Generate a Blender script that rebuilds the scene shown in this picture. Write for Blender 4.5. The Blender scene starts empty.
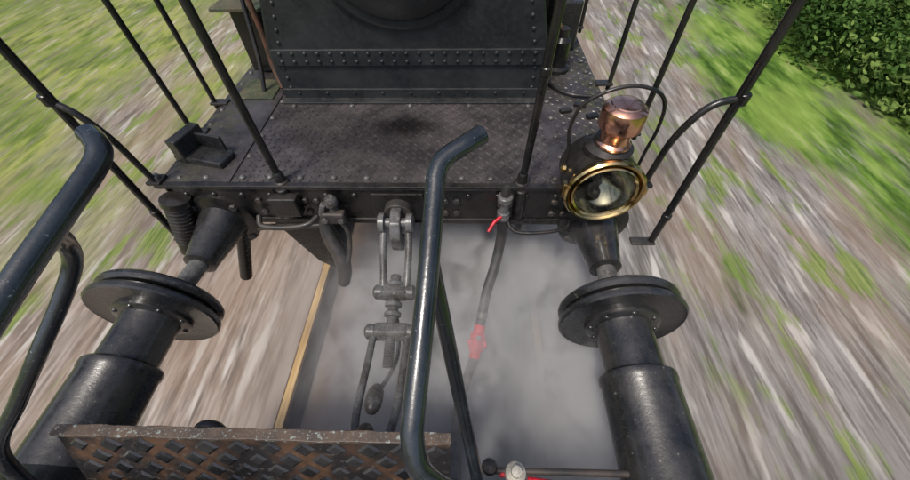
import bpy, bmesh, math, random
from mathutils import Vector, Matrix, Euler
random.seed(7)
SC=bpy.context.scene
COL=SC.collection

# ------------------------------------------------------------------ materials
class M:
    def __init__(s,name):
        s.m=bpy.data.materials.new(name); s.m.use_nodes=True
        s.nt=s.m.node_tree; s.b=s.nt.nodes.get('Principled BSDF'); s.out=s.nt.nodes.get('Material Output')
    def n(s,t): return s.nt.nodes.new(t)
    def l(s,a,b): s.nt.links.new(a,b)
    def put(s,sock,v):
        if hasattr(v,'is_output'): s.l(v,sock)
        elif isinstance(v,(tuple,list)) and len(v)==3 and sock.type=='RGBA': sock.default_value=(*v,1)
        else: sock.default_value=v
    def map(s,scale=(1,1,1),loc=(0,0,0),rot=(0,0,0)):
        g=s.n('ShaderNodeNewGeometry'); k=s.n('ShaderNodeMapping')
        k.inputs['Scale'].default_value=scale; k.inputs['Location'].default_value=loc; k.inputs['Rotation'].default_value=rot
        s.l(g.outputs['Position'],k.inputs['Vector']); return k.outputs[0]
    def xyz(s):
        g=s.n('ShaderNodeNewGeometry'); sp=s.n('ShaderNodeSeparateXYZ'); s.l(g.outputs['Position'],sp.inputs[0]); return sp.outputs
    def noise(s,vec,scale=5,detail=3,rough=.55,dist=0):
        k=s.n('ShaderNodeTexNoise'); s.l(vec,k.inputs['Vector']); k.inputs['Scale'].default_value=scale
        k.inputs['Detail'].default_value=detail; k.inputs['Roughness'].default_value=rough; k.inputs['Distortion'].default_value=dist; return k.outputs['Fac']
    def ramp(s,fac,stops,interp='LINEAR'):
        k=s.n('ShaderNodeValToRGB'); cr=k.color_ramp; cr.interpolation=interp
        while len(cr.elements)<len(stops): cr.elements.new(.5)
        for e,(p,c) in zip(cr.elements,stops):
            e.position=p; e.color=(*c,1) if isinstance(c,(tuple,list)) else (c,c,c,1)
        s.put(k.inputs[0],fac); return k.outputs[0]
    def mix(s,f,a,b,mode='MIX'):
        k=s.n('ShaderNodeMix'); k.data_type='RGBA'; k.blend_type=mode
        s.put(k.inputs[0],f); s.put(k.inputs[6],a if hasattr(a,'is_output') else (*a,1)); s.put(k.inputs[7],b if hasattr(b,'is_output') else (*b,1))
        return k.outputs[2]
    def math(s,op,a,b=0.,clamp=False):
        k=s.n('ShaderNodeMath'); k.operation=op; k.use_clamp=clamp; s.put(k.inputs[0],a); s.put(k.inputs[1],b); return k.outputs[0]
    def mr(s,v,a,b,c=0.,d=1.,smooth=True):
        k=s.n('ShaderNodeMapRange'); k.interpolation_type='SMOOTHSTEP' if smooth else 'LINEAR'
        s.put(k.inputs[0],v)
        for i,x in enumerate((a,b,c,d)): k.inputs[i+1].default_value=x
        return k.outputs[0]
    def bump(s,h,strength=.3,dist=.01):
        k=s.n('ShaderNodeBump'); k.inputs['Strength'].default_value=strength; k.inputs['Distance'].default_value=dist
        s.l(h,k.inputs['Height']); s.l(k.outputs[0],s.b.inputs['Normal'])
    def set(s,col=None,rough=None,metal=None,**kw):
        if col is not None: s.put(s.b.inputs['Base Color'],col)
        if rough is not None: s.put(s.b.inputs['Roughness'],rough)
        if metal is not None: s.put(s.b.inputs['Metallic'],metal)
        for k,v in kw.items(): s.put(s.b.inputs[k.replace('_',' ')],v)
        return s

def paint(name,base,dirt,chip=None,chip_t=.66,rlo=.28,rhi=.6,sc=6,bump=.15,spec=.5,coat=0,dust=.0):
    m=M(name); v=m.map()
    n1=m.noise(v,sc,5,.6); n2=m.noise(v,sc*9,4,.65); n3=m.noise(v,sc*30,2); n4=m.noise(v,sc*22,3,.7)
    c=m.mix(m.ramp(n1,[(.42,0),(.62,1)]),base,dirt)
    c=m.mix(m.math('MULTIPLY',m.ramp(n2,[(.48,0),(.7,1)]),.45),c,tuple(x*1.7+.006 for x in base))
    if chip:
        c=m.mix(m.ramp(n2,[(chip_t,0),(chip_t+.03,1)]),c,chip)
        c=m.mix(m.ramp(n4,[(chip_t,0),(chip_t+.03,.8)]),c,chip)
    r=m.math('ADD',m.ramp(n2,[(.3,rlo),(.75,rhi)]),m.ramp(n1,[(.4,-.0),(.65,.12)]))
    if dust:   # dust that has settled on upward faces
        g=m.n('ShaderNodeNewGeometry'); sp=m.n('ShaderNodeSeparateXYZ'); m.l(g.outputs['Normal'],sp.inputs[0])
        u=m.math('MULTIPLY',m.mr(sp.outputs[2],.15,1.),m.ramp(m.noise(v,sc*2.3,5,.7),[(.42,.05),(.62,1)]))
        u=m.math('MULTIPLY',u,dust); c=m.mix(u,c,(.16,.14,.12)); r=m.math('ADD',r,m.math('MULTIPLY',u,.5))
    m.set(c,r,Specular_IOR_Level=spec,Coat_Weight=coat,Coat_Roughness=.10)
    m.bump(m.math('ADD',m.math('MULTIPLY',n3,.4),n2),bump,.004)
    return m.m
BLACK=paint('black_paint',(.010,.010,.010),(.026,.023,.021),(.12,.11,.10),.72,.15,.36,coat=.2,dust=.14)
BLACK2=paint('worn_black_paint',(.012,.013,.0145),(.032,.031,.030),(.22,.21,.19),.685,.14,.34,7,.2,.6,.4,.12)
SMOKE=paint('smokebox_black',(.019,.022,.024),(.034,.037,.039),(.09,.085,.08),.72,.22,.42,5,dust=.22)
RAILP=paint('handrail_paint',(.010,.015,.019),(.024,.032,.038),(.30,.31,.31),.69,.09,.24,9,.14,.8,.5,.06)
STEEL=paint('oily_steel',(.14,.14,.135),(.06,.054,.048),(.42,.41,.39),.68,.16,.38,12)
DARKST=paint('dark_steel',(.04,.039,.037),(.075,.06,.05),(.22,.2,.18),.68,.22,.5,10)
RUST=paint('rusty_edge',(.065,.048,.038),(.13,.085,.055),(.30,.34,.31),.61,.35,.6,10,.1)
RED=paint('red_paint',(.62,.012,.03),(.5,.02,.03),(.75,.3,.3),.72,.2,.4,10)
RUBBER=paint('rubber_hose',(.02,.02,.02),(.045,.042,.04),(.15,.15,.14),.72,.35,.6,15)
GREYHOSE=paint('grey_hose',(.17,.165,.16),(.10,.095,.09),None,.7,.4,.6,20)
WHITEP=paint('cream_enamel',(.55,.53,.46),(.35,.33,.28),None,.7,.3,.5,20)
GREENR=paint('weathered_green',(.05,.07,.035),(.12,.10,.055),(.2,.2,.15),.62,.5,.8,9)
BROWNP=paint('rusty_pipe',(.13,.06,.035),(.07,.045,.03),None,.7,.5,.8,20)
def metal(name,col,rough,dark,bm=.06):
    m=M(name); v=m.map(); n=m.noise(v,22,4); n2=m.noise(v,120,3)
    m.set(m.mix(m.ramp(n,[(.4,0),(.7,1)]),col,dark),m.ramp(n2,[(.3,rough),(.8,rough+.16)]),1.0); m.bump(n2,bm,.002); return m.m
BRASS=metal('polished_brass',(.80,.60,.28),.10,(.42,.28,.11),.03)
COPPER=metal('polished_copper',(.93,.53,.38),.15,(.70,.33,.22),.03)
MIRROR=metal('reflector_silver',(.36,.35,.28),.05,(.15,.14,.10),.02)
gm=M('lamp_glass'); gm.set((.95,.97,.93),.01,0.,Transmission_Weight=1.0,IOR=1.5); GLASS=gm.m

m=M('deck_chequer_plate'); v=m.map()
n1=m.noise(v,3.6,5,.65); n2=m.noise(v,55,3,.6); n5=m.noise(v,9,4,.6)
c=m.mix(m.ramp(n1,[(.38,0),(.62,1)]),(.045,.040,.042),(.112,.099,.096))
c=m.mix(m.math('MULTIPLY',m.ramp(n5,[(.45,0),(.62,1)]),.55),c,(.026,.024,.025))
c=m.mix(m.math('MULTIPLY',m.ramp(n2,[(.52,0),(.72,1)]),.35),c,(.18,.165,.16))
X_,Y_,Z_=m.xyz()
moss=m.math('MULTIPLY',m.mr(m.math('ABSOLUTE',X_),.68,.98),m.ramp(m.noise(v,12,5,.7),[(.47,0),(.60,.75)]))
c=m.mix(moss,c,(.085,.092,.045))
vm=m.n('ShaderNodeVectorMath'); vm.operation='DISTANCE'; m.l(m.map((1,1.5,1)),vm.inputs[0]); vm.inputs[1].default_value=(.0,1.275,1.25)
st=m.math('ADD',vm.outputs['Value'],m.math('MULTIPLY',m.noise(v,14,4),.16))
c=m.mix(m.mr(st,.11,.27,.92,0.),c,(.008,.007,.007))
m.set(c,m.math('ADD',m.ramp(n5,[(.35,.22),(.68,.42)]),m.math('MULTIPLY',moss,.35)),.2); m.bump(n2,.15,.002); DECK=m.m
m=M('rusty_tread_plate'); v=m.map(); n1=m.noise(v,6,5,.6); n2=m.noise(v,60,4)
c=m.mix(m.ramp(n1,[(.44,0),(.58,1)]),(.020,.019,.019),(.105,.058,.034)); c=m.mix(m.ramp(n2,[(.60,0),(.68,.5)]),c,(.14,.11,.085))
m.set(c,m.ramp(n2,[(.3,.3),(.7,.6)])); m.bump(n2,.3,.004); TREADB=m.m

# ground: streaked along the direction of travel (Y)
def streaks(m,sx,sy,seed): return m.map((sx,sy,.2),(seed,seed*.7,0))
def ground_mat():
    m=M('ground_speed_blur')
    a=m.noise(streaks(m,8,1.1,3),1,4,.62); b=m.noise(streaks(m,20,1.7,9),1,3,.55)
    c2=m.noise(streaks(m,1.7,.5,17),1,3,.5); d=m.noise(streaks(m,11,1.5,27),1,2,.5); f=m.noise(streaks(m,44,2.0,31),1,2,.5)
    big=m.noise(streaks(m,1.1,.32,87),1,2,.5)
    X=m.xyz()[0]
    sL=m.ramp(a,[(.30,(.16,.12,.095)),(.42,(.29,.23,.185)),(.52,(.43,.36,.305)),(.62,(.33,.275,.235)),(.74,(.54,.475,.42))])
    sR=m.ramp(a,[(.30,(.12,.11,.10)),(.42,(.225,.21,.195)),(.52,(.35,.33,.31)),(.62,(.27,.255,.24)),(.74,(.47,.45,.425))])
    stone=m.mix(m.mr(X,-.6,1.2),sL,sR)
    stone=m.mix(m.ramp(b,[(.34,.7),(.5,0)]),stone,(.09,.075,.065))
    stone=m.mix(m.ramp(f,[(.30,.45),(.52,0)]),stone,(.13,.115,.10))
    stone=m.mix(m.ramp(f,[(.55,0),(.72,.4)]),stone,(.56,.53,.49))
    stone=m.mix(m.ramp(d,[(.57,0),(.68,.85)]),stone,(.64,.61,.56))
    stone=m.mix(m.ramp(c2,[(.46,0),(.6,.5)]),stone,(.28,.195,.135))
    stone=m.mix(m.ramp(big,[(.38,.5),(.52,0)]),stone,(.13,.115,.10))
    wob=m.noise(m.map((.9,.35,.2),(5,2,0)),1,4); wx=m.math('ADD',X,m.mr(wob,.3,.7,-1.3,1.3,False))
    wx=m.math('ADD',wx,m.mr(b,.3,.7,-.5,.5,False))
    grassn=m.noise(streaks(m,6,1.3,41),1,4,.62); gl=m.noise(streaks(m,1.5,.8,47),1,3,.5)
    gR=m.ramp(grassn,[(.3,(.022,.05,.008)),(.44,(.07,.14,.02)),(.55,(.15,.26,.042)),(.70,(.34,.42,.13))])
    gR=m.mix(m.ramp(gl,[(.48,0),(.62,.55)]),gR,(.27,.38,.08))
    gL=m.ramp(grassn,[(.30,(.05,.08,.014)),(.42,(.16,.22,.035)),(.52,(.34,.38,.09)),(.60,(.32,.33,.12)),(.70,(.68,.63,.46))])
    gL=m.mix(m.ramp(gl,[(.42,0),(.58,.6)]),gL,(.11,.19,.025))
    mR=m.mr(wx,3.1,4.6); mL=m.mr(wx,-4.7,-2.7,.95,0.)
    tn=m.noise(streaks(m,3.8,1.2,63),1,4,.62)
    tuft=m.ramp(tn,[(.54,0),(.62,.85)])
    tuft=m.math('MULTIPLY',tuft,m.mr(m.math('ABSOLUTE',X),1.5,2.4))
    col=m.mix(tuft,stone,m.ramp(f,[(.35,(.11,.18,.03)),(.65,(.26,.32,.085))]))
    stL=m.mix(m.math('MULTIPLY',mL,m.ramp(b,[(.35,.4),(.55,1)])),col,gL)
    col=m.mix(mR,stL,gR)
    inner=m.mr(m.math('ABSOLUTE',X),.85,1.4,.8,0.)
    col=m.mix(inner,col,m.ramp(a,[(.3,(.24,.20,.17)),(.6,(.37,.32,.28))]))
    rl=m.mr(m.math('ABSOLUTE',m.math('ADD',X,.54)),.09,.19,.8,0.)
    col=m.mix(rl,col,m.ramp(b,[(.3,(.16,.10,.07)),(.6,(.23,.155,.11))]))
    far=m.mr(X,6.,11.); col=m.mix(far,col,(.04,.07,.018)); farL=m.mr(X,-14.,-8.,1.,0.); col=m.mix(farL,col,(.10,.13,.03))
    m.set(col,.9,0.,Specular_IOR_Level=.15); return m.m
GROUND=ground_mat()
m=M('rail_polished_rust'); a=m.noise(m.map((60,2,20)),1,3)
m.set(m.ramp(a,[(.3,(.46,.28,.10)),(.55,(.66,.44,.18)),(.75,(.78,.60,.34))]),.4,.0); RAILTOP=m.m
m=M('rail_web_rust'); a=m.noise(m.map((60,2,20)),1,3)
m.set(m.ramp(a,[(.3,(.07,.04,.025)),(.7,(.16,.10,.06))]),.85); RAILWEB=m.m
def leafmat(name,cs):
    m=M(name); v=m.map((1,.6,1)); n=m.noise(v,1.3,3); n2=m.noise(v,6,2,.6)
    f=m.math('ADD',m.math('MULTIPLY',n,.6),m.math('MULTIPLY',n2,.4))
    m.set(m.ramp(f,[(.38,cs[0]),(.46,cs[1]),(.53,cs[2]),(.61,cs[3])]),.7,0.,Specular_IOR_Level=.1); return m.m
LEAF=leafmat('leaves',[(.025,.055,.012),(.045,.10,.02),(.085,.16,.035),(.22,.31,.08)])
BARK=paint('bark',(.07,.05,.035),(.12,.10,.08),None,.7,.7,.9,4,.6)

# ------------------------------------------------------------------ geometry helpers
def empty(name,loc=(0,0,0)):
    e=bpy.data.objects.new(name,None); e.location=loc; e.empty_display_size=.1; COL.objects.link(e); return e
def mk(name,vs,fs,mat,parent=None,smooth=False,bevel=0,ang=40):
    me=bpy.data.meshes.new(name); me.from_pydata([tuple(v) for v in vs],[],fs); me.validate(); 
    bm=bmesh.new(); bm.from_mesh(me); bmesh.ops.recalc_face_normals(bm,faces=bm.faces); bm.to_mesh(me); bm.free()
    me.materials.append(mat)
    if smooth:
        me.shade_smooth(); me.set_sharp_from_angle(angle=math.radians(ang))
    o=bpy.data.objects.new(name,me); COL.objects.link(o)
    if parent: 
        o.parent=parent; o.matrix_parent_inverse=Matrix.Translation(-Vector(parent.location))
    if bevel:
        b=o.modifiers.new('bevel','BEVEL'); b.width=bevel; b.segments=2; b.limit_method='ANGLE'
    return o
BF=[(0,1,3,2),(4,6,7,5),(0,4,5,1),(2,3,7,6),(0,2,6,4),(1,5,7,3)]
def box(name,c,s,mat,parent,rot=(0,0,0),bevel=.004):
    R=Euler([math.radians(a) for a in rot]).to_matrix(); c=Vector(c)
    vs=[c+R@Vector((x*s[0]/2,y*s[1]/2,z*s[2]/2)) for x in(-1,1) for y in(-1,1) for z in(-1,1)]
    return mk(name,vs,BF,mat,parent,False,bevel)
def lathe(name,o,axis,prof,mat,parent,n=48,ang=35,caps=(1,1)):
    o=Vector(o); a=Vector(axis).normalized(); p=a.orthogonal().normalized(); q=a.cross(p)
    vs=[];fs=[]
    for r,h in prof:
        for i in range(n):
            t=2*math.pi*i/n; vs.append(o+a*h+(p*math.cos(t)+q*math.sin(t))*max(r,1e-4))
    for j in range(len(prof)-1):
        for i in range(n):
            k=(i+1)%n; fs.append((j*n+i,j*n+k,(j+1)*n+k,(j+1)*n+i))
    if caps[0]: fs.append(tuple(range(n)))
    if caps[1]: fs.append(tuple(range((len(prof)-1)*n,len(prof)*n)))
    return mk(name,vs,fs,mat,parent,True,0,ang)
def cyl(name,p0,p1,r0,mat,parent,r1=None,n=32,ch=.004):
    p0=Vector(p0);p1=Vector(p1);L=(p1-p0).length; r1=r0 if r1 is None else r1; ch=min(ch,r0*.4,r1*.4,L*.3)
    return lathe(name,p0,p1-p0,[(r0-ch,0),(r0,ch),(r1,L-ch),(r1-ch,L)],mat,parent,n)
def catmull(P,k=10):
    P=[Vector(p) for p in P]; Q=[P[0]*2-P[1]]+P+[P[-1]*2-P[-2]]; out=[]
    for i in range(1,len(Q)-2):
        a,b,c,d=Q[i-1:i+3]
        for j in range(k):
            t=j/k; out.append(.5*((2*b)+(c-a)*t+(2*a-5*b+4*c-d)*t*t+(3*b-a-3*c+d)*t**3))
    out.append(P[-1]); return out
def tube(name,pts,r,mat,parent,smooth=True,n=20,endcap=True,rfun=None):
    P=catmull(pts) if smooth else [Vector(p) for p in pts]
    vs=[];fs=[]; T=[(P[min(i+1,len(P)-1)]-P[max(i-1,0)]).normalized() for i in range(len(P))]
    p=T[0].orthogonal().normalized()
    if endcap:
        P=[P[0]-T[0]*r*.35]+P+[P[-1]+T[-1]*r*.35]; T=[T[0]]+T+[T[-1]]
    for i,(c,t) in enumerate(zip(P,T)):
        p=(p-t*p.dot(t)).normalized(); q=t.cross(p)
        rr=r*(rfun(i/(len(P)-1)) if rfun else 1)
        if endcap and i in(0,len(P)-1): rr*=.55
        for j in range(n):
            a=2*math.pi*j/n; vs.append(c+(p*math.cos(a)+q*math.sin(a))*rr)
    for i in range(len(P)-1):
        for j in range(n):
            k=(j+1)%n; fs.append((i*n+j,i*n+k,(i+1)*n+k,(i+1)*n+j))
    fs.append(tuple(range(n))); fs.append(tuple(range((len(P)-1)*n,len(P)*n)))
    return mk(name,vs,fs,mat,parent,True,0,50)
def rivets(name,pts,r,nrm,mat,parent,hexa=False):
    a=Vector(nrm).normalized(); p=a.orthogonal().normalized(); q=a.cross(p); vs=[];fs=[]
    n=6 if hexa else 10
    prof=[(1,0),(1,.6),(.85,.75)] if hexa else [(1,0),(.92,.32),(.6,.62),(.2,.75)]
    for c in pts:
        c=Vector(c); b=len(vs); ro=random.random()
        for (k,h) in prof:
            for i in range(n):
                t=2*math.pi*i/n+ro; vs.append(c+a*h*r+(p*math.cos(t)+q*math.sin(t))*r*k)
        for j in range(len(prof)-1):
            for i in range(n):
                k2=(i+1)%n; fs.append((b+j*n+i,b+j*n+k2,b+(j+1)*n+k2,b+(j+1)*n+i))
        fs.append(tuple(b+(len(prof)-1)*n+i for i in range(n)))
    return mk(name,vs,fs,mat,parent,not hexa,0,60)
def prism(name,outline,y0,y1,mat,parent,axis='Y',bevel=.004,smooth=False):
    n=len(outline)
    f={'Y':lambda a,b,t:(a,t,b),'X':lambda a,b,t:(t,a,b),'Z':lambda a,b,t:(a,b,t)}[axis]
    vs=[f(a,b,y0) for a,b in outline]+[f(a,b,y1) for a,b in outline]
    fs=[tuple(range(n)),tuple(range(2*n-1,n-1,-1))]+[(i,(i+1)%n,n+(i+1)%n,n+i) for i in range(n)]
    return mk(name,vs,fs,mat,parent,smooth,bevel)
def lozenges(name,origin,ux,uy,nx,ny,sp,L,W,H,mat,parent,skip=None):
    o=Vector(origin);ux=Vector(ux);uy=Vector(uy);nz=ux.cross(uy); vs=[];fs=[]
    for i in range(nx):
        for j in range(ny):
            c=o+ux*(i*sp)+uy*(j*sp)
            if skip and skip(c): continue
            s=1 if (i+j)%2 else -1
            wear=1-.6*math.exp(-((c.x-.15)**2+(c.y-.62)**2)/.05)-.4*math.exp(-((c.x+.35)**2+(c.y-.9)**2)/.03)
            d=(ux+uy*s).normalized(); e=nz.cross(d); hh=H*random.uniform(.6,1.05)*max(.25,wear)
            b=len(vs)
            vs+= [c-d*L/2,c-e*W/2,c+d*L/2,c+e*W/2,c-d*L*.22+nz*hh,c+d*L*.22+nz*hh]
            fs+= [(b,b+1,b+4),(b+1,b+5,b+4),(b+1,b+2,b+5),(b+2,b+3,b+5),(b+3,b+4,b+5),(b+3,b,b+4)]
    return mk(name,vs,fs,mat,parent)

# ------------------------------------------------------------------ ground & track
gs=mk('ground',[(-300,-300,-.14),(300,-300,-.14),(300,300,-.14),(-300,300,-.14)],[(0,1,2,3)],GROUND)
trk=empty('railway_track')
for s in(-1,1):
    x=s*.765
    pr=[(x-.07,-.135),(x+.07,-.135),(x+.07,-.125),(x+.012,-.10),(x+.012,-.035),(x+.033,-.025),(x+.033,-.006),(x-.033,-.006),(x-.033,-.025),(x-.012,-.035),(x-.012,-.10),(x-.07,-.125)]
    prism('rail_web',pr,-60,80,RAILWEB,trk,'Y',0)
    box('rail_head_top',(x,10,-.002),(.046,140,.006),RAILTOP,trk,bevel=0)

# ------------------------------------------------------------------ locomotive facing us
loco=empty('steam_locomotive',(0,.42,1.25))
DZ=1.25
box('footplate_deck',(0,.42+1.6,DZ-.006),(2.0,3.2,.012),DECK,loco,bevel=.002)
lozenges('deck_tread',( -.66,.455,DZ+.0005),(1,0,0),(0,1,0),41,20,.0325,.034,.011,.0066,DECK,loco)
lozenges('deck_tread_side2',( .72,.47,DZ+.0005),(1,0,0),(0,1,0),9,50,.0325,.032,.010,.004,DECK,loco)
box('deck_side_plate',(-.835,1.5,DZ+.003),(.28,2.1,.006),DECK,loco,bevel=.002)
box('front_angle',(0,.431,DZ+.003),(2.0,.03,.012),BLACK,loco,bevel=.003)
box('buffer_beam',(0,.445,DZ-.012-.095),(1.9,.03,.19),BLACK,loco,bevel=.004)
box('beam_lower_flange',(0,.425,DZ-.2),(1.9,.012,.03),BLACK,loco)
for x in(-.995,.995): box('deck_valance',(x,2.0,DZ-.07),(.012,3.1,.11),BLACK,loco)
for x in(-.58,.58): box('frame_plate',(x,2.1,.93),(.03,2.9,.42),BLACK,loco)
box('frame_stretcher',(0,1.6,.95),(1.13,.6,.02),BLACK,loco)
pts=[]
for i in range(15): pts.append((-.93+i*.133+random.uniform(-.015,.015),.478+random.uniform(-.004,.004),DZ+.003))
for x in(-.675,.70):
    for i in range(4): pts.append((x,.62+i*.15,DZ+.003))
for x in(-.96,.96):
    for i in range(16): pts.append((x,.60+i*.13,DZ+.005))
for i in range(5): pts.append((-.6+i*.3,1.03,DZ+.003))
rivets('deck_bolts',pts,.013,(0,0,1),STEEL,loco)
rivets('beam_rivets',[(-.9+i*.12,.43,DZ-.05) for i in range(16)],.013,(0,-1,0),BLACK,loco)
SY=1.11
def circ(cx,cz,r,a0,a1,n): return [(cx+r*math.cos(math.radians(a0+(a1-a0)*i/n)),cz+r*math.sin(math.radians(a0+(a1-a0)*i/n))) for i in range(n+1)]
out=[(.67,DZ+.001),(.675,1.40),(.665,1.52),(.63,1.66),(.60,1.80)]+circ(0,1.99,.60,-10,190,28)+[(-.60,1.80),(-.63,1.66),(-.665,1.52),(-.675,1.40),(-.67,DZ+.001)]
prism('smokebox_front',out,SY,SY+1.4,SMOKE,loco,'Y',.012)
box('front_seam_strip',(0,SY-.006,1.465),(1.30,.014,.075),SMOKE,loco,bevel=.003)
box('front_foot_angle',(0,SY-.006,DZ+.03),(1.33,.012,.055),SMOKE,loco,bevel=.003)
box('front_foot_flange',(0,SY-.03,DZ+.006),(1.33,.06,.008),SMOKE,loco,bevel=.003)
rv=[(-.61+i*.061,SY-.013,1.485) for i in range(21)]+[(-.61+i*.061,SY-.013,1.447) for i in range(21)]
rv+=[(s*.62,SY,1.31+i*.05) for s in(-1,1) for i in range(3)]+[(s*(.60-.012*i),SY,1.53+i*.055) for s in(-1,1) for i in range(6)]
rivets('front_rivets',rv,.010,(0,-1,0),SMOKE,loco)
rivets('foot_studs',[(-.58+i*.145,SY-.012,DZ+.036) for i in range(9)],.009,(0,-1,0),SMOKE,loco)
lathe('smokebox_door_ring',(0,SY,1.99),(0,-1,0),[(.40,-.01),(.40,.02),(.385,.03),(.36,.03),(.355,.02)],SMOKE,loco,64)
lathe('smokebox_door',(0,SY-.02,1.99),(0,-1,0),[(.355,0),(.355,.02),(.34,.035),(.25,.065),(.12,.085),(.02,.09)],SMOKE,loco,64)
lathe('boiler',(0,SY+1.4,1.99),(0,1,0),[(.54,0),(.54,2.6)],SMOKE,loco,64)
lathe('chimney',(0,SY+.6,2.5),(0,0,1),[(.26,0),(.19,.1),(.17,.5),(.21,.55),(.21,.6),(.15,.62)],SMOKE,loco)
for s in(-1,1):
    lathe('wheel',(s*.70,1.85,.46),(s,0,0),[(.49,-.05),(.49,-.03),(.46,-.02),(.455,.06),(.40,.065),(.38,.04),(.12,.04),(.11,.09),(.02,.09)],DARKST,loco,56)
    box('side_tank_step',(s*.80,2.3,DZ+.18),(.3,.5,.34),BLACK,loco,bevel=.01)
cyl('axle',(-.7,1.85,.46),(.7,1.85,.46),.08,DARKST,loco)
box('step_bracket_base',(-.86,.60,DZ+.02),(.24,.10,.03),BLACK2,loco,rot=(0,0,-14),bevel=.008)
box('step_bracket_upstand',(-.93,.64,DZ+.06),(.05,.15,.11),BLACK2,loco,rot=(0,0,-14),bevel=.006)
box('step_bracket_lip',(-.86,.655,DZ+.05),(.18,.014,.09),BLACK2,loco,rot=(0,0,-14),bevel=.004)
box('tool_box_lid',(-.86,1.45,1.60),(.26,.28,.018),GREENR,loco,bevel=.004)
box('tool_box_body',(-.86,1.47,1.43),(.14,.2,.32),BLACK,loco,bevel=.01)
tube('sanding_pipe',[(-.72,1.30,1.85),(-.75,1.28,1.7),(-.745,1.27,1.5),(-.74,1.24,1.36),(-.70,1.18,1.27)],.014,BROWNP,loco)
tube('sanding_pipe2',[(-.80,1.36,1.8),(-.80,1.30,1.6),(-.79,1.22,1.4),(-.80,1.16,1.26)],.011,BLACK,loco)
box('rust_patch_plate',(-.83,1.19,DZ+.010),(.2,.2,.008),GREENR,loco)
lathe('lubricator_body',(.80,1.42,DZ),(0,0,1),[(.07,0),(.07,.02),(.05,.03),(.05,.16),(.03,.18),(.03,.22),(.01,.23)],BLACK,loco)
box('lubricator_box',(.86,1.75,DZ+.14),(.16,.2,.26),BLACK2,loco,bevel=.01)
lathe('lubricator_cap',(.86,1.75,DZ+.27),(0,0,1),[(.04,0),(.04,.03),(.02,.05),(.02,.1),(.005,.11)],STEEL,loco)
tube('lubricator_pipe',[(.80,1.42,1.45),(.76,1.40,1.5),(.72,1.4,1.44),(.69,1.4,1.35)],.008,COPPER,loco)
tube('drain_pipe',[(.70,1.35,1.27),(.75,1.2,1.265),(.83,1.12,1.265),(.93,1.10,1.265)],.010,BLACK,loco)
for dx,dy in((.78,.98),(.86,1.03),(.90,.93)):
    box('deck_cleat',(dx,dy,DZ+.010),(.06,.03,.016),BLACK,loco,rot=(0,0,random.uniform(-25,25)))
box('coupling_plate',(0,.425,1.13),(.22,.012,.17),BLACK,loco)
for x0 in(-.95,-.60,-.40,.2,.46,.66):
    rivets('beam_bolt_group',[(x0+.0,.43,1.10),(x0+.05,.43,1.10),(x0,.43,1.17),(x0+.05,.43,1.17)],.015,(0,-1,0),DARKST,loco,True)
tube('steam_pipe',[(-.62,.40,1.10),(-.60,.36,1.08),(-.5,.35,1.08),(-.40,.36,1.09),(-.36,.40,1.10)],.012,DARKST,loco)
tube('beam_pipe',[(.46,.41,1.10),(.50,.36,1.06),(.60,.35,1.06),(.72,.37,1.07),(.74,.42,1.09)],.008,BLACK,loco)
box('beam_gusset',(-.47,.40,1.17),(.12,.05,.10),BLACK,loco,bevel=.008)
sax=Vector((-.22,-.16,-.96)).normalized(); so_=Vector((-.925,.395,1.215))
pf=[(.03,0),(.056,.004),(.058,.03)]
hh=.035
while hh<.24: pf+=[(.048,hh),(.052,hh+.006),(.048,hh+.012)]; hh+=.019
pf+=[(.05,.25),(.05,.30),(.034,.305),(.03,.36)]
lathe('spring_housing',so_,sax,pf,BLACK,loco,28)
cyl('step_strut',(-.72,.43,1.08),(-.87,.37,.66),.030,BLACK,loco)

# railings at deck sides
def railing(s):
    e=empty('locomotive_handrail',(s*1.05,.42,1.25))
    X=1.155 if s>0 else -1.10
    cyl('front_stanchion',(X,.42,.93),(X*.985,.42,2.3),.015,BLACK,e)
    tube('curved_stay',[(s*1.0,.44,1.26),(s*1.0,.43,1.36),(s*1.01,.425,1.48),(s*1.045,.42,1.58),(s*1.09,.42,1.625),(X,.42,1.64)],.012,BLACK,e)
    cyl('stay_collar',(X,.42,1.62),(X,.42,1.66),.020,BLACK,e)
    cyl('stay_collar',(X,.42,1.08),(X,.42,1.11),.019,BLACK,e)
    box('stay_foot',(s*1.0,.45,DZ+.012),(.06,.06,.016),BLACK,e)
    rivets('stay_nut',[(s*1.0,.45,DZ+.02)],.022,(0,0,1),BRASS if s>0 else STEEL,e,True)
    box('stanchion_foot',(X-s*.04,.42,.925),(.11,.045,.012),DARKST,e)
    for (px,py) in ((1.02 if s<0 else 1.075,.80),(1.03 if s<0 else 1.06,1.06 if s<0 else 1.25),(1.05,2.0)):
        cyl('side_stanchion',(s*px,py,1.22),(s*px,py,2.3),.012,BLACK,e)
        box('side_stanchion_foot',(s*(px-.03),py,DZ+.008),(.09,.05,.014),BLACK,e)
    tube('top_rail',[(X*.985,.42,2.3),(s*1.04,.8,2.3),(s*1.05,2.1,2.3)],.016,BLACK,e)
    bx_=s*.49+(.025 if s>0 else .015)
    cyl('inner_post',(bx_,.45,1.2),(bx_+(.035 if s>0 else -.02),.45,2.32),.0145,BLACK,e)
    lathe('post_foot',(bx_,.45,DZ+.004),(0,0,1),[(.03,0),(.03,.008),(.022,.012),(.019,.05),(.015,.055)],BLACK,e)
    if s>0: cyl('post_joint',(bx_+.017,.45,1.70),(bx_+.018,.45,1.73),.018,BLACK,e)
    cyl('post_socket',(bx_,.43,1.08),(bx_,.43,1.24),.024,BLACK,e)
railing(-1); railing(1)
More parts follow.
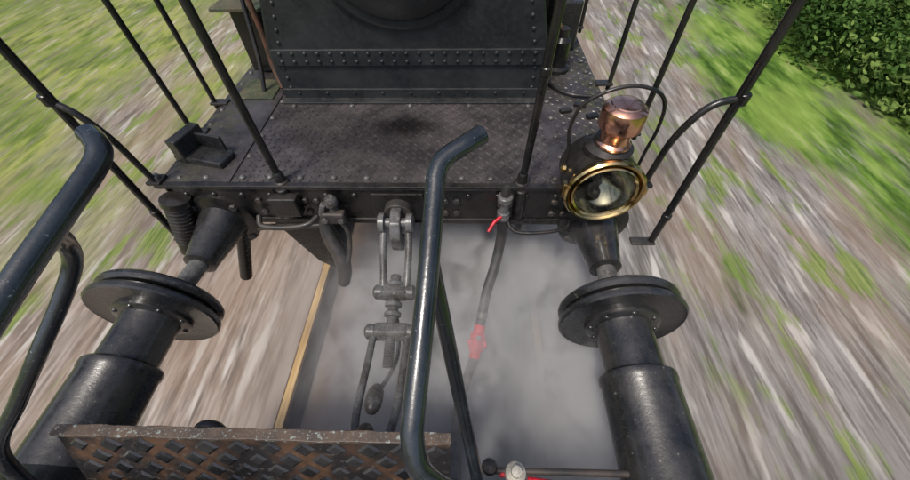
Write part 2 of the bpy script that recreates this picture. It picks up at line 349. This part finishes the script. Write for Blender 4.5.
# ------------------------------------------------------------------ buffers
def far_buffer(x):
    e=empty('locomotive_buffer',(x,.2,1.05))
    hx=-.865 if x<0 else .850
    lathe('base_flange',(x,.43,1.05),(0,-1,0),[(.15,0),(.15,.02),(.12,.03)],BLACK,e)
    lathe('tapered_housing',(x,.41,1.05),(0,-1,0),[(.105,0),(.095,.03),(.075,.14),(.062,.22),(.062,.235),(.045,.24)],BLACK2,e)
    cyl('ram',(x,.2,1.05),(x*.5+hx*.5,-.02,1.05),.036,STEEL,e)
    lathe('head',(hx,.01,1.05),(0,-1,0),[(.05,-.04),(.08,-.02),(.205,.0),(.212,.008),(.212,.018),(.20,.03),(.05,.034)],BLACK2,e,64)
    rivets('flange_bolts',[(x+.13*math.cos(a),.41,1.05+.13*math.sin(a)) for a in(.8,2.35,3.9,5.5)],.018,(0,-1,0),DARKST,e,True)
far_buffer(-.805); far_buffer(.85)
def near_buffer(x):
    e=empty('vehicle_buffer',(x,-.3,1.05))
    lathe('head',(x,-.027,1.05),(0,-1,0),[(.05,-.002),(.19,.003),(.213,.012),(.219,.020),(.219,.034),(.212,.040),(.200,.036),(.12,.040),(.115,.045)],BLACK2,e,72)
    lathe('head_boss',(x,-.065,1.05),(0,-1,0),[(.128,0),(.128,.012),(.123,.016),(.10,.02)],BLACK2,e,56)
    rivets('boss_bolts',[(x+.113*math.cos(k*math.pi/4),-.082,1.05+.113*math.sin(k*math.pi/4)) for k in range(8)],.010,(0,-1,0),BLACK2,e)
    lathe('plunger',(x,-.083,1.05),(0,-1,0),[(.097,0),(.094,.01),(.094,.18)],BLACK2,e,56)
    lathe('barrel',(x,-.25,1.05),(0,-1,0),[(.093,-.002),(.114,.0),(.120,.007),(.120,.028),(.116,.034),(.118,.30),(.16,.34),(.16,.37)],BLACK2,e,56)
near_buffer(-.865); near_buffer(.850)

# ------------------------------------------------------------------ screw coupling
sc=empty('screw_coupling',(0,0,1.0))
cyl('drawbar_boss',(0,.43,1.13),(0,.38,1.13),.06,DARKST,sc)
prism('draw_hook',[(.40,1.17),(.36,1.185),(.30,1.165),(.265,1.11),(.265,1.04),(.30,.99),(.35,1.0),(.36,1.04),(.325,1.05),(.315,1.09),(.34,1.115),(.40,1.09)],-.022,.022,STEEL,sc,'X',.006)
cyl('hook_pin',(-.07,.33,1.14),(.07,.33,1.14),.021,STEEL,sc)
for s in(-1,1):
    lathe('pin_nut',(s*.046,.33,1.14),(s,0,0),[(.042,0),(.042,.022),(.032,.028)],STEEL,sc,20)
    tube('upper_link',[(s*.050,.33,1.13),(s*.054,.25,1.07),(s*.050,.17,1.01),(s*.048,.10,.97)],.0145,STEEL,sc)
    tube('long_link',[(s*.066,-.05,.93),(s*.067,-.2,.945),(s*.066,-.34,.975),(s*.055,-.42,.995),(s*.028,-.455,1.0),(0,-.465,1.0)],.0135,STEEL,sc)
    lathe('trunnion_end',(s*.062,.10,.97),(s,0,0),[(.030,-.014),(.030,.014),(.020,.024)],STEEL,sc,20)
    lathe('trunnion_end',(s*.078,-.055,.93),(s,0,0),[(.030,-.014),(.030,.014),(.020,.024)],STEEL,sc,20)
box('upper_trunnion',(0,.10,.97),(.11,.058,.055),STEEL,sc,rot=(-14,0,0),bevel=.012)
box('lower_trunnion',(0,-.055,.93),(.14,.058,.055),STEEL,sc,rot=(-14,0,0),bevel=.012)
d=Vector((0,-.155,-.04)).normalized(); p0=Vector((0,.17,.99)); prof=[]
L=.37; h=0
while h<L: prof+= [(.018,h),(.0225,h+.003)]; h+=.007
lathe('screw_spindle',p0,d,prof,STEEL,sc,20,25)
for hh in(.03,.115,.155): lathe('spindle_collar',p0+d*hh,d,[(.03,0),(.034,.004),(.034,.018),(.026,.022)],STEEL,sc,24)
tube('tommy_bar',[(0,.03,.95),(.004,.03,.90),(.012,-.02,.82),(.01,-.12,.80),(-.01,-.24,.88),(-.02,-.27,.92)],.009,STEEL,sc)
lathe('tommy_weight',(-.02,-.31,.95),(0,-.3,.12),[(.004,-.055),(.016,-.05),(.027,-.03),(.03,0),(.028,.03),(.018,.05),(.004,.058)],STEEL,sc,24)
tube('wagon_hook',[(-.02,-.60,1.02),(-.02,-.5,1.05),(-.02,-.44,1.04),(-.02,-.42,.99),(-.02,-.45,.95),(-.02,-.48,.95)],.022,DARKST,sc)

# hoses
hs=empty('steam_heating_hose',(.45,.4,1.2))
cyl('pipe_stub',(.449,.45,1.19),(.449,.385,1.19),.03,DARKST,hs)
lathe('elbow_flange',(.449,.40,1.235),(0,0,-1),[(.022,0),(.031,.006),(.031,.03),(.022,.036),(.022,.09),(.027,.095),(.027,.12)],STEEL,hs,24)
lathe('top_nut',(.449,.40,1.262),(0,0,-1),[(.012,-.02),(.02,0),(.02,.03)],DARKST,hs,6)
tube('hose',[(.449,.40,1.14),(.452,.395,1.06),(.447,.37,.96),(.425,.30,.875),(.39,.21,.80),(.368,.12,.735),(.357,.065,.70)],.023,RUBBER,hs)
cyl('hose_clip',(.450,.398,1.10),(.450,.398,1.125),.027,STEEL,hs)
cyl('hose_clip_lower',(.372,.135,.745),(.366,.11,.728),.027,STEEL,hs)
tube('isolating_handle',[(.44,.38,1.13),(.41,.36,1.115),(.385,.33,1.09)],.007,RED,hs)
cd_=Vector((-.025,-.12,-.05)).normalized(); cp=Vector((.361,.085,.712))
lathe('red_coupling_body',cp,cd_,[(.022,0),(.026,.004),(.027,.035),(.036,.042),(.038,.060),(.032,.070),(.030,.088),(.036,.096),(.034,.112),(.026,.120),(.024,.150),(.018,.153)],RED,hs,28,50)
box('coupling_claw',cp+cd_*.075+Vector((.030,0,.004)),(.022,.055,.022),RED,hs,rot=(24,0,10),bevel=.006)
box('coupling_claw',cp+cd_*.085+Vector((-.030,0,.0)),(.020,.045,.022),RED,hs,rot=(24,0,14),bevel=.006)
rivets('coupling_nut',[cp+cd_*.07+Vector((0.004,-.005,.036))],.012,(0,-.3,1),STEEL,hs,True)
tube('lower_hose',[(.336,-.05,.655),(.322,-.08,.665),(.305,-.134,.685),(.283,-.22,.745),(.267,-.307,.82),(.262,-.42,.93),(.262,-.55,1.0)],.020,GREYHOSE,hs)
vh=empty('vacuum_brake_pipe',(-.28,.4,1.15))
lathe('swan_neck_flange',(-.27,.39,1.21),(0,0,-1),[(.014,-.02),(.024,-.01),(.028,0),(.028,.02),(.02,.03),(.02,.08)],STEEL,vh,24)
box('clamp',(-.27,.37,1.13),(.10,.04,.06),DARKST,vh,bevel=.01)
box('clamp_arm',(-.31,.375,1.17),(.025,.03,.07),STEEL,vh,rot=(0,20,0),bevel=.006)
rivets('clamp_bolts',[(-.305,.35,1.13),(-.235,.35,1.13)],.014,(0,-1,0),STEEL,vh,True)
tube('pipe_body',[(-.315,.39,1.13),(-.325,.37,1.07),(-.31,.34,1.01),(-.275,.30,.95),(-.262,.26,.89),(-.27,.22,.84)],.03,DARKST,vh,rfun=lambda t:.6+.55*math.sin(t*2.6))
tube('handle',[(-.245,.36,1.12),(-.225,.35,1.06),(-.225,.31,.99),(-.24,.27,.93)],.011,DARKST,vh)
bx=empty('brake_gear_cover',(-.45,.5,.95))
prism('sloping_cover',[(-.64,1.04),(-.36,1.04),(-.33,.90),(-.35,.66),(-.42,.60),(-.50,.68)],.46,.60,BLACK,bx,'Y',.01)
cyl('pull_rod',(-.68,.42,1.0),(-.36,.42,1.02),.015,DARKST,bx)
tube('hose_bracket_hook',[(-.44,-.50,1.06),(-.46,-.47,1.12),(-.43,-.455,1.17),(-.39,-.46,1.16),(-.37,-.5,1.1)],.018,BLACK,empty('hose_bracket',(-.44,-.5,1.06)))

# ------------------------------------------------------------------ headlamp
lp=empty('oil_headlamp',(.8,.40,1.35))
LX=.795; LZ=1.328
lathe('lamp_body',(LX,.330,LZ),(0,1,0),[(.118,0),(.128,.002),(.134,.01),(.134,.17),(.12,.19),(.02,.195)],BLACK,lp,56,35,(0,1))
def ring(name,y,prof,mat): 
    n=64; vs=[];fs=[]
    for r,h in prof:
        for i in range(n):
            t=2*math.pi*i/n; vs.append((LX+r*math.cos(t),y-h,LZ+r*math.sin(t)))
    m_=len(prof)
    for j in range(m_):
        for i in range(n):
            k=(i+1)%n; j2=(j+1)%m_; fs.append((j*n+i,j*n+k,j2*n+k,j2*n+i))
    return mk(name,vs,fs,mat,lp,True,0,35)
ring('brass_bezel',.335,[(.138,-.005),(.144,.005),(.144,.020),(.138,.028),(.131,.028),(.124,.021),(.120,.014),(.120,.0)],BRASS)
ring('inner_ring',.325,[(.1195,0),(.1195,.014),(.115,.018),(.108,.012),(.108,0)],BRASS)
lathe('reflector_dish',(LX,.326,LZ),(0,1,0),[(.112,0),(.108,.012),(.098,.034),(.082,.058),(.060,.078),(.035,.090),(.015,.094),(.002,.095)],MIRROR,lp,64,60,(0,1))
lathe('burner',(LX,.385,LZ-.07),(0,0,1),[(.018,0),(.018,.02),(.010,.028),(.008,.045),(.014,.055),(.010,.075),(.003,.08)],DARKST,lp,20)
lathe('bezel_glass',(LX,.320,LZ),(0,-1,0),[(.108,0),(.108,.003),(.085,.009),(.05,.014),(.005,.016)],GLASS,lp,48,60)
lathe('vent_base',(LX,.42,LZ+.115),(0,0,1),[(.085,0),(.085,.02),(.06,.035),(.052,.06)],BLACK,lp,40)
lathe('copper_chimney',(LX+.005,.41,LZ+.15),(0,0,1),[(.056,0),(.061,.004),(.061,.012),(.052,.02),(.050,.05),(.056,.062),(.068,.068),(.072,.074),(.072,.125),(.069,.138),(.058,.147),(.050,.150),(.048,.154),(.025,.160),(.004,.161)],COPPER,lp,56)
ring_pts=[(LX-.138,.42,LZ+.03),(LX-.14,.42,LZ+.12),(LX-.155,.415,LZ+.20),(LX-.14,.41,LZ+.29),(LX-.08,.40,LZ+.345),(LX,.40,LZ+.365),(LX+.08,.40,LZ+.345),(LX+.125,.41,LZ+.29),(LX+.14,.415,LZ+.20),(LX+.138,.42,LZ+.12),(LX+.136,.42,LZ+.03)]
tube('carrying_handle',ring_pts,.006,BLACK,lp,n=12)
for s in(-1,1): lathe('handle_lug',(LX+s*.132,.42,LZ+.03),(s,0,0),[(.018,0),(.018,.012),(.01,.018)],BRASS,lp,16)
box('hinge',(LX-.142,.34,LZ),(.02,.03,.06),BRASS,lp)
box('latch',(LX+.147,.335,LZ),(.02,.03,.03),BRASS,lp)
box('lamp_iron',(LX,.44,LZ-.15),(.05,.02,.12),BLACK,lp)
box('lamp_foot',(LX,.42,LZ-.135),(.16,.14,.02),BLACK,lp)

# ------------------------------------------------------------------ our vehicle
veh=empty('leading_vehicle_end',(0,-.65,1.1))
box('buffer_beam',(0,-.67,1.0),(2.4,.10,.36),BLACK,veh)
box('platform_floor',(0,-1.7,1.2),(2.4,1.96,.03),TREADB,veh)
box('beam_left_ledge',(-1.05,-.585,1.05),(.35,.06,.03),BLACK,veh)
cyl('brake_pipe_rod',(.36,-.527,1.08),(.78,-.527,1.08),.009,DARKST,veh)
lathe('rod_knob',(.36,-.52,1.09),(0,0,1),[(.012,-.02),(.02,-.01),(.022,.0),(.018,.012),(.006,.02)],DARKST,veh,16)
lathe('valve_body',(.430,-.533,1.085),(0,0,1),[(.018,-.04),(.027,-.025),(.030,.0),(.027,.012),(.015,.020),(.012,.030)],WHITEP,veh,24)
lathe('valve_cap',(.430,-.533,1.115),(0,0,1),[(.010,0),(.014,.004),(.014,.010),(.006,.014)],WHITEP,veh,16)
box('valve_red_lug',(.396,-.53,1.075),(.018,.024,.024),RED,veh,bevel=.006)
tube('red_lever',[(.465,-.548,1.08),(.50,-.552,1.085),(.545,-.556,1.08)],.009,RED,veh)
gp=empty('gangway_plate',(-.22,-.5,1.3))
T=Vector((0,-.44,-.90)).normalized()
NX=Vector((1,0,0)); NZ=NX.cross(-T)
c0=Vector((-.225,-.5,1.292)); hw=.48; hl=.30
def P(a,b,c=0): return c0+NX*a+T*b+NZ*c
def wav(a): return .0010*math.sin(a*23)+.0008*math.sin(a*51+1)
K=40; vs=[];fs=[]
for i in range(K+1):
    a=-hw+2*hw*i/K
    for (b,c) in((0+wav(a)*.5,0),(hl*1.4,0),(hl*1.4,-.012),(0+wav(a)*.5,-.012)): vs.append(P(a,b,c))
for i in range(K):
    for j in range(4): fs.append((4*i+j,4*i+(j+1)%4,4*i+4+(j+1)%4,4*i+4+j))
fs+=[(0,1,2,3),(4*K,4*K+1,4*K+2,4*K+3)]
mk('plate',vs,fs,TREADB,gp)
vs=[];fs=[]
for i in range(K+1):
    x=-.225-.483+.966*i/K; w1=wav(x); w2=wav(x*1.7+3)
    for (yy,zz) in((-.480+w2,1.295),(-.480+w2,1.304),(-.505+w1,1.305),(-.507+w1,1.295)): vs.append((x,yy,zz+w1*.4))
for i in range(K):
    for j in range(4): fs.append((4*i+j,4*i+(j+1)%4,4*i+4+(j+1)%4,4*i+4+j))
fs+=[(0,1,2,3),(4*K,4*K+1,4*K+2,4*K+3)]
mk('top_angle',vs,fs,RUST,gp,bevel=.0015)
sgn=1 if NZ.y<0 else -1
nz=NZ*sgn
oo=P(-hw+.045,.034)+nz*.0005
lz=[];lf=[]
for i in range(12):
    for j in range(8):
        c=oo+NX*(i*.080)+T*(j*.042)+NX*(.040 if j%2 else 0)
        if c.x>-.225+hw-.03: continue
        b=len(lz); k_=random.uniform(.72,.95); u_=NX*.034*k_; w_=T*.031*k_
        lz+=[c-u_,c-w_,c+u_,c+w_,c-u_*.7+nz*.004,c-w_*.7+nz*.004,c+u_*.7+nz*.004,c+w_*.7+nz*.004]
        lf+=[(b+4,b+5,b+6,b+7)]+[(b+k,b+(k+1)%4,b+4+(k+1)%4,b+4+k) for k in range(4)]
mk('tread_diamonds',lz,lf,BLACK2,gp)
def hr(name_pts,brace,e):
    tube('grab_bar',name_pts[0],name_pts[1],RAILP,e,n=28)
    tube('brace',brace[0],brace[1],RAILP,e,n=24)
h1=empty('gangway_handrail',(.22,-.3,1.7))
hr(([(.312,-.086,1.855),(.285,-.108,1.850),(.252,-.13,1.84),(.235,-.155,1.828),(.231,-.20,1.805),(.226,-.30,1.76),(.218,-.42,1.705),(.210,-.52,1.66),(.209,-.556,1.638),(.220,-.590,1.603),(.25,-.61,1.565),(.30,-.625,1.50),(.31,-.64,1.2)],.0185),
   ([(.228,-.30,1.745),(.240,-.33,1.66),(.280,-.44,1.43),(.320,-.552,1.20),(.325,-.58,1.12)],.0155),h1)
lathe('grab_bar_end',(.312,-.086,1.855),(.027,.022,.005),[(.0185,0),(.0190,.003),(.0185,.006),(.010,.008)],RAILP,h1,24)
h2=empty('gangway_handrail',(-.4,-.3,1.8))
hr(([(-.424,-.098,1.866),(-.40,-.118,1.862),(-.384,-.14,1.855),(-.381,-.175,1.845),(-.383,-.274,1.828),(-.388,-.401,1.805),(-.395,-.55,1.77),(-.40,-.68,1.72),(-.41,-.75,1.5),(-.41,-.76,1.2)],.0195),
   ([(-.386,-.30,1.815),(-.415,-.285,1.775),(-.446,-.289,1.718),(-.49,-.335,1.655),(-.553,-.404,1.577),(-.64,-.475,1.475),(-.732,-.547,1.365),(-.78,-.60,1.2)],.0150),h2)

# ------------------------------------------------------------------ steam
def steam():
    m=M('steam_volume'); m.nt.nodes.remove(m.b)
    x,y,z=m.xyz()
    n=m.noise(m.map((1,.85,1),(.3,.2,0)),4.2,4,.62,.7)
    dn=m.mr(n,.42,.60,.05,1.)
    dn=m.math('MULTIPLY',dn,m.mr(x,-.6,.1)); dn=m.math('MULTIPLY',dn,m.mr(x,.7,1.1,1.,0.))
    dn=m.math('MULTIPLY',dn,m.mr(z,.30,1.15,1.,0.)); dn=m.math('MULTIPLY',dn,m.mr(y,.7,1.2,1.,0.))
    dn=m.math('MULTIPLY',dn,8.0)
    s=m.n('ShaderNodeVolumeScatter'); m.l(dn,s.inputs['Density']); s.inputs['Color'].default_value=(.98,.975,.97,1); s.inputs['Anisotropy'].default_value=-.25
    m.l(s.outputs[0],m.out.inputs['Volume']); m.m.cycles.volume_step_rate=1.5; return m.m
box('steam_cloud',(.28,.3,.49),(1.66,1.8,1.22),steam(),None,bevel=0)

# ------------------------------------------------------------------ vegetation
def leaves(name,blobs,mat,parent,size,stretch=1.8,flat=1.):
    vs=[];fs=[]
    for (cx,cy,cz,rx,ry,rz,n) in blobs:
        for _ in range(n):
            v=Vector((random.gauss(0,1),random.gauss(0,1),random.gauss(0,1))).normalized()*(random.random()**.45)
            c=Vector((cx+v.x*rx,cy+v.y*ry,cz+v.z*rz))
            if c.z<-.13: continue
            R=Euler((random.uniform(-1,1)*flat,random.uniform(-1,1)*flat,random.uniform(-.5,.5))).to_matrix()
            s=size*random.uniform(.5,1.4); b=len(vs); q=s*stretch*.5
            vs+=[c+R@Vector((-s*.5,-q*.2,0)),c+R@Vector((-s*.25,-q*.8,s*.08)),c+R@Vector((s*.25,-q*.8,s*.08)),c+R@Vector((s*.5,-q*.2,0)),c+R@Vector((s*.3,q*.6,0)),c+R@Vector((0,q,s*.12)),c+R@Vector((-s*.3,q*.6,0))]
            fs.append(tuple(range(b,b+7)))
    me=bpy.data.meshes.new(name); me.from_pydata([tuple(v) for v in vs],[],fs); me.materials.append(mat)
    o=bpy.data.objects.new(name,me); COL.objects.link(o)
    if parent: o.parent=parent
    return o
bl=[]
for i in range(90):
    y=random.uniform(.8,14); x=random.uniform(5.0,8.8)+max(0,(3.6-y))*.35
    bl.append((x,y,random.uniform(-.08,.30)+(x-5.2)*.22,random.uniform(.25,.6),random.uniform(.5,1.2),random.uniform(.2,.5),800))
leaves('bushes',bl,LEAF,None,.042,1.9,1.)
def tree(x,y,h):
    e=empty('tree',(x,y,-.14)); 
    tr=[(x,y,-.2),(x+.1,y,h*.2),(x-.1,y+.1,h*.45),(x+.1,y,h*.7)]
    tube('trunk',tr,.22,BARK,e,rfun=lambda t:1.2-.8*t,n=12)
    bl=[]
    for k in range(7):
        a=random.uniform(0,6.28); r=random.uniform(1.2,2.4); zz=h*random.uniform(.45,.95)
        tip=(x+r*math.cos(a),y+r*math.sin(a),zz)
        tube('limb',[(x,y,h*.3+k*.2),((x+tip[0])/2,(y+tip[1])/2,zz*.8),tip],.07,BARK,e,rfun=lambda t:1.2-.9*t,n=8)
        bl.append((*tip,1.5,1.5,1.1,350))
    o=leaves('crown',bl,LEAF,None,.22,1.5); o.parent=e; o.matrix_parent_inverse=Matrix.Translation(-Vector(e.location))
for (x,y,h) in [(11,-3,9),(12,3,10),(11.5,9,10),(13,16,9),(-12,-2,9),(-13,5,10),(-12,12,10)]: tree(x,y,h)

# ------------------------------------------------------------------ light
w=bpy.data.worlds.new("World"); SC.world=w; w.use_nodes=True; nt=w.node_tree
sky=nt.nodes.new('ShaderNodeTexSky'); sky.sky_type='NISHITA'; sky.sun_disc=False
el,az=math.radians(62),math.radians(215)
sky.sun_elevation=el; sky.sun_rotation=az; sky.air_density=.8; sky.dust_density=4
nt.links.new(sky.outputs[0],nt.nodes['Background'].inputs[0]); nt.nodes['Background'].inputs[1].default_value=.14
sd=bpy.data.lights.new('sun','SUN'); sd.energy=2.0; sd.angle=math.radians(10); sd.color=(1,.95,.88)
so=bpy.data.objects.new('sun',sd); COL.objects.link(so)
dirv=Vector((math.sin(az)*math.cos(el),math.cos(az)*math.cos(el),math.sin(el)))
so.rotation_euler=dirv.to_track_quat('Z','Y').to_euler(); so.location=dirv*20

# ------------------------------------------------------------------ camera
cd=bpy.data.cameras.new('camera'); cam=bpy.data.objects.new('camera',cd); COL.objects.link(cam)
U=Vector((1.0,.0243,-.015)).normalized(); W=Vector((-.027,.6296,-.776)).normalized()
W=(W-U*W.dot(U)).normalized(); Z=-W; Y=Z.cross(U)
R=Matrix((U,Y,Z)).transposed().to_4x4(); R.translation=Vector((.286,-.667,2.26)); cam.matrix_world=R
cd.sensor_width=36; cd.lens=363/910*36; cd.clip_start=.02; cd.clip_end=1000
SC.camera=cam
SC.view_settings.view_transform='Standard'; SC.view_settings.look='None'; SC.view_settings.exposure=0
